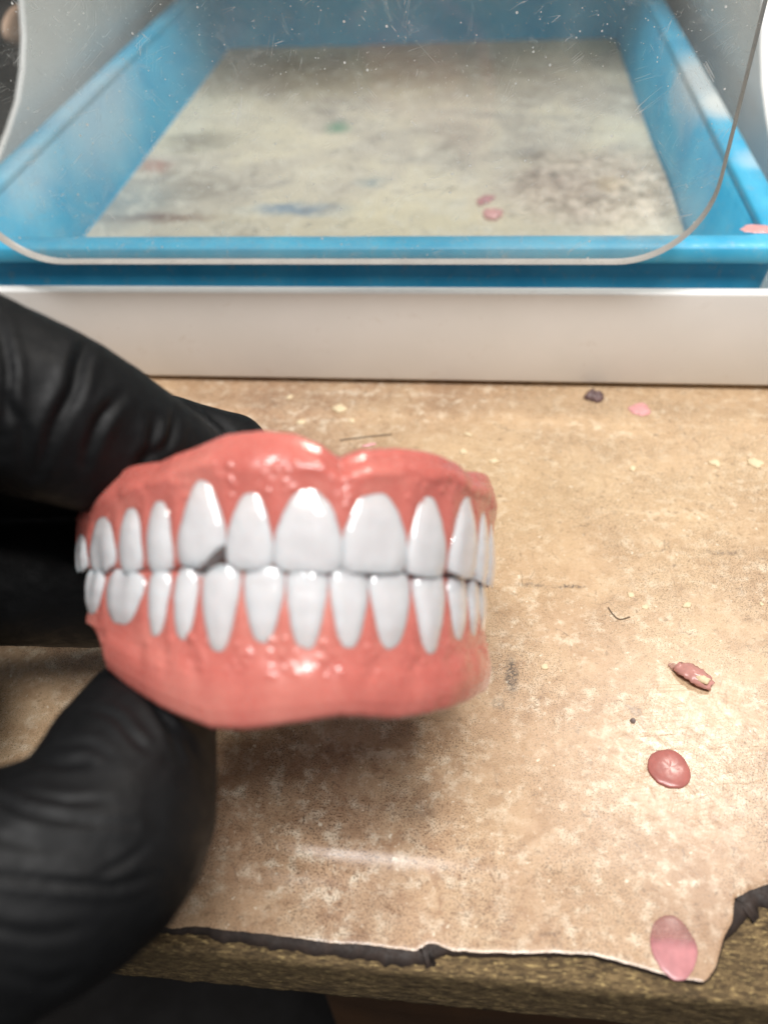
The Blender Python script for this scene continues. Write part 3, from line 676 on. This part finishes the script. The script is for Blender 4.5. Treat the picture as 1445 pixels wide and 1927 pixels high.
for v, f in parts:
    o = len(av); av += [tuple(p) for p in v]; af += [tuple(i+o for i in q) for q in f]
hand = mesh('gloved_hand', av, af, M['glove'], origin=HO)
rm = hand.modifiers.new('remesh', 'REMESH'); rm.mode = 'VOXEL'; rm.voxel_size = 0.0010
sm = hand.modifiers.new('smooth', 'SMOOTH'); sm.iterations = 8; sm.factor = 0.5
ss = hand.modifiers.new('sub', 'SUBSURF'); ss.levels = 1; ss.render_levels = 1
dg = bpy.context.evaluated_depsgraph_get(); dg.update()
me = bpy.data.meshes.new_from_object(hand.evaluated_get(dg)); hand.modifiers.clear(); hand.data = me
co = np.zeros(len(me.vertices)*3); me.vertices.foreach_get('co', co); co = co.reshape(-1, 3)/MM+HO
no = np.zeros(len(me.vertices)*3); me.vertices.foreach_get('normal', no); no = no.reshape(-1, 3)
vv = co-CAM; zc = vv @ FW; PX = W/2+F*(vv @ RT)/zc; PY = H/2-F*(vv @ UP)/zc
facing = np.clip(-(no*vv).sum(1)/np.linalg.norm(vv, axis=1)*2.0, 0, 1)
# folds of the loose glove: (path, width, depth)
folds = [([(-6, 590), (16, 700), (6, 820)], 14, 1.0), ([(165, 640), (150, 680), (138, 735), (112, 785), (70, 890)], 17, 1.35), ([(222, 748), (187, 793), (160, 870)], 14, 1.1),
         ([(290, 785), (284, 830), (262, 878)], 12, .9), ([(330, 775), (316, 830), (270, 868)], 12, .9), ([(372, 757), (432, 812)], 9, .8), ([(-40, 700), (40, 800), (50, 890)], 16, .7),
         ([(-60, 1490), (0, 1506), (54, 1531), (145, 1547), (252, 1553)], 10, 1.15), ([(47, 1498), (127, 1509), (205, 1504)], 9, .7), ([(-60, 1640), (0, 1648), (108, 1661), (217, 1665), (295, 1644)], 11, 1.1), ([(174, 1652), (235, 1621), (278, 1590)], 10, .6),
         ([(240, 1280), (289, 1320), (325, 1382), (346, 1425)], 11, .9), ([(165, 1334), (217, 1350), (253, 1389), (285, 1413)], 10, .9), ([(120, 1404), (174, 1404), (212, 1427)], 10, .8), ([(60, 1432), (110, 1440), (160, 1436)], 11, .9),
         ([(-40, 1570), (60, 1590), (150, 1600)], 14, .5), ([(-40, 1740), (80, 1760), (180, 1740)], 16, .6), ([(0, 1830), (90, 1850), (150, 1830)], 14, .5), ([(300, 1340), (350, 1390), (380, 1440)], 10, .6)]
disp = np.zeros(len(co))
for path, w, dep in folds:
    w *= 1.25
    Q = spline(path, 40) if len(path) > 2 else np.linspace(path[0], path[1], 40)
    near = np.where((PX > Q[:, 0].min()-4*w) & (PX < Q[:, 0].max()+4*w) & (PY > Q[:, 1].min()-4*w) & (PY < Q[:, 1].max()+4*w))[0]
    if not len(near): continue
    D = np.hypot(PX[near][:, None]-Q[None, :, 0], PY[near][:, None]-Q[None, :, 1]); k = D.argmin(1); d = D.min(1); t = k/39.0
    taper = np.sqrt(np.clip(np.sin(math.pi*np.clip(t, .03, .97)), 0, 1))
    disp[near] += (0.52 if Q[:, 1].mean() < 1200 else 0.34)*dep*taper*facing[near]*(-1.0*np.exp(-(d/(w*.55))**2)+0.75*np.exp(-((d-w*1.25)/(w*.75))**2))
for i in range(len(co)):
    p = co[i]; disp[i] += 0.42*fbm(p, 0.055, 3)+0.11*fbm((p[0]*.6+p[1], p[1]*.6, p[2]*1.8), 0.16, 3)
co2 = (co+no*disp[:, None]-HO)*MM; me.vertices.foreach_set('co', co2.ravel()); me.update()
me.polygons.foreach_set('use_smooth', [True]*len(me.polygons))
tag(hand, 'hand in black nitrile glove pinching the dentures from the left', 'hand')

# ------------------------------------------------------------------ resin drops and scraps on the counter
def lump(name, px, py, rx, ry, h, mat, rot=0.0, seed=0, rough=0.12, z=0.0, dome=2.0, parent=None, flat=0.0, nseg=40, nr=8):
    c = on_plane(px, py, 2, z); V = []; k0 = 0.02
    for j in range(nr+1):
        t = j/nr; r = math.sin(t*math.pi/2); zz = h*(math.cos(t*math.pi/2)**(2/dome))
        for i in range(nseg):
            a = 2*math.pi*i/nseg; w = 1+rough*fbm((math.cos(a)*1.5+seed, math.sin(a)*1.5, seed), 1.0, 3)
            x, y = rx*r*w*math.cos(a), ry*r*w*math.sin(a)
            V.append((x*math.cos(rot)-y*math.sin(rot), x*math.sin(rot)+y*math.cos(rot), zz*(1+rough*fbm((x+seed, y, 1), 0.8, 3))+k0))
    f = grid_faces(nr+1, nseg, close_v=True); f.append(tuple(range(nr*nseg, (nr+1)*nseg)))
    o = mesh(name, V, f, mat, parent)
    o.location = Vector(c)*MM if parent is None else (0, 0, 0)
    return o
tag(lump('resin_drop', 1258, 1447, 3.95, 4.0, 0.75, M['pink'], 0.5, 3, 0.09, dome=3.2), 'flat round glossy pink resin drop on the open laminate', 'resin drop')
tag(lump('resin_blob', 1266, 1782, 3.7, 4.7, 0.30, M['thin'], 0.0, 5, 0.10, dome=2.6), 'rose pink resin drop thinning to a clear film at the broken laminate corner', 'resin drop')
# crumpled resin flake
c = on_plane(1303, 1276); V = []; nu, nv = 16, 9
fl = empty('resin_flake', c, label='crumpled pink resin flake with a white fleck near the right edge', cat='flake')
for i in range(nu):
    t = i/(nu-1); wv = 1.7*math.sin(math.pi*(0.08+0.84*t))**0.6
    for j in range(nv):
        q = j/(nv-1)*2-1; x = (t-.5)*7.6; y = q*wv
        x, y = x*math.cos(-.62)-y*math.sin(-.62), x*math.sin(-.62)+y*math.cos(-.62)
        x += 0.5*fbm((t*6, q*2, 1), 1, 3); y += 0.7*fbm((t*5, q*2, 7), 1, 3)
        V.append((x, y, 0.25+1.1*(1-q*q)*0.6+0.6*abs(fbm((x, y, 3), .7, 3))+0.5*math.sin(t*3)))
fo = mesh('flake_body', V, grid_faces(nu, nv), M['flake'], fl)
md = fo.modifiers.new('thick', 'SOLIDIFY'); md.thickness = 0.0007; md.offset = -1
o = lump('white_fleck', 1303, 1276, 1.35, 0.85, 0.75, M['crumb'], -.3, 6, .35, parent=fl); o.location = Vector((1.4, -1.6, 1.9))*MM
o = lump('clear_tail', 1303, 1276, 1.5, 0.9, 0.7, M['film'], -.4, 9, .35, parent=fl); o.location = Vector((-3.1, 2.2, 0.2))*MM
tag(lump('grit_bead', 1190, 1357, .55, .55, .8, M['grey'], 0, 2, .1, nseg=16), 'tiny grey bead left of the pink resin drop', 'bead')
tag(lump('pink_crumb', 1204, 771, 3.3, 2.6, .9, M['palepink'], .2, 4, .35), 'pale pink resin crumb near the white box base', 'crumb')
tag(lump('plastic_shaving', 1116, 748, 3.0, 2.4, 2.0, M['shaving'], -.6, 12, .5), 'dark mauve plastic shaving against the white box base', 'shaving')
tag(lump('pink_sliver', 694, 838, 2.2, .7, .4, M['palepink'], .35, 14, .3), 'thin pink sliver just above the upper denture', 'crumb')
def thread(name, pts, r, mat, label, cat):
    P = spline([list(on_plane(*p)[:2])+[r*1.1] for p in pts], 30); c = P.mean(0); c[2] = 0
    v, f = tube(P, [r]*len(P), 8); o = mesh(name, v, f, mat, origin=c); tag(o, label, cat)
thread('fibre', [(640, 829), (690, 823), (737, 818)], .17, M['dark'], 'straight dark fibre behind the upper denture', 'fibre')
thread('curled_hair', [(1144, 1144), (1152, 1156), (1165, 1166), (1184, 1162)], .14, M['dark'], 'short dark curled hair right of the dentures', 'hair')
crumbs = [(640, 770, 2.3, 'largest cream plaster crumb behind the dentures near the box base'), (662, 792, 1.2, 'small cream crumb just in front of the largest crumb behind the dentures'), (545, 748, 1.2, 'small cream crumb nearest the box base behind the dentures'), (566, 795, 1.5, 'cream crumb just right of the gloved middle fingertip'),
          (880, 818, 1.3, 'cream crumb above the upper right gum of the denture'), (872, 850, 1.3, 'cream crumb close to the right top of the upper denture'), (930, 868, 1.4, 'cream crumb right of the upper denture flange'), (1190, 882, 1.3, 'lone cream crumb below the pale pink crumb'),
          (1345, 872, 1.6, 'left one of two cream crumbs at the far right'), (1420, 872, 2.0, 'rightmost cream crumb level with the denture top'), (1292, 1138, 1.1, 'cream crumb straight above the crumpled pink flake'), (1213, 1142, .8, 'small cream crumb right of the curled hair'),
          (1186, 1120, .9, 'small cream crumb just above the curled hair'), (1432, 1137, .6, 'tiny cream crumb at the right picture edge'), (1024, 1255, .9, 'small cream crumb right of the grey rubbed mark')]
for k, (px, py, r, lb) in enumerate(crumbs):
    tag(lump('plaster_crumb', px, py, r, r*random.uniform(.55, .9), r*.4, M['crumb'], random.uniform(0, 3), 20+k, .45, nseg=14, nr=4), lb, 'crumb', 'plaster crumbs scattered on the counter')
tag(lump('pink_chip', 926, 404, 4.2, 3.4, 2.0, M['palepink'], .2, 41, .4, z=7.2), 'pink resin chip on the tray floor by the front rim', 'chip')
tag(lump('pink_scrap', 915, 376, 4.5, 2.4, 1.2, M['pink2'], .9, 43, .4, z=7.0), 'dull pink scrap behind the pink chip in the tray', 'chip')
tag(lump('pink_spill', 1425, 431, 4.2, 2.6, .35, M['palepink'], 0, 45, .3, z=40.7), 'pale pink spill on the right corner of the tray rim', 'resin smear')
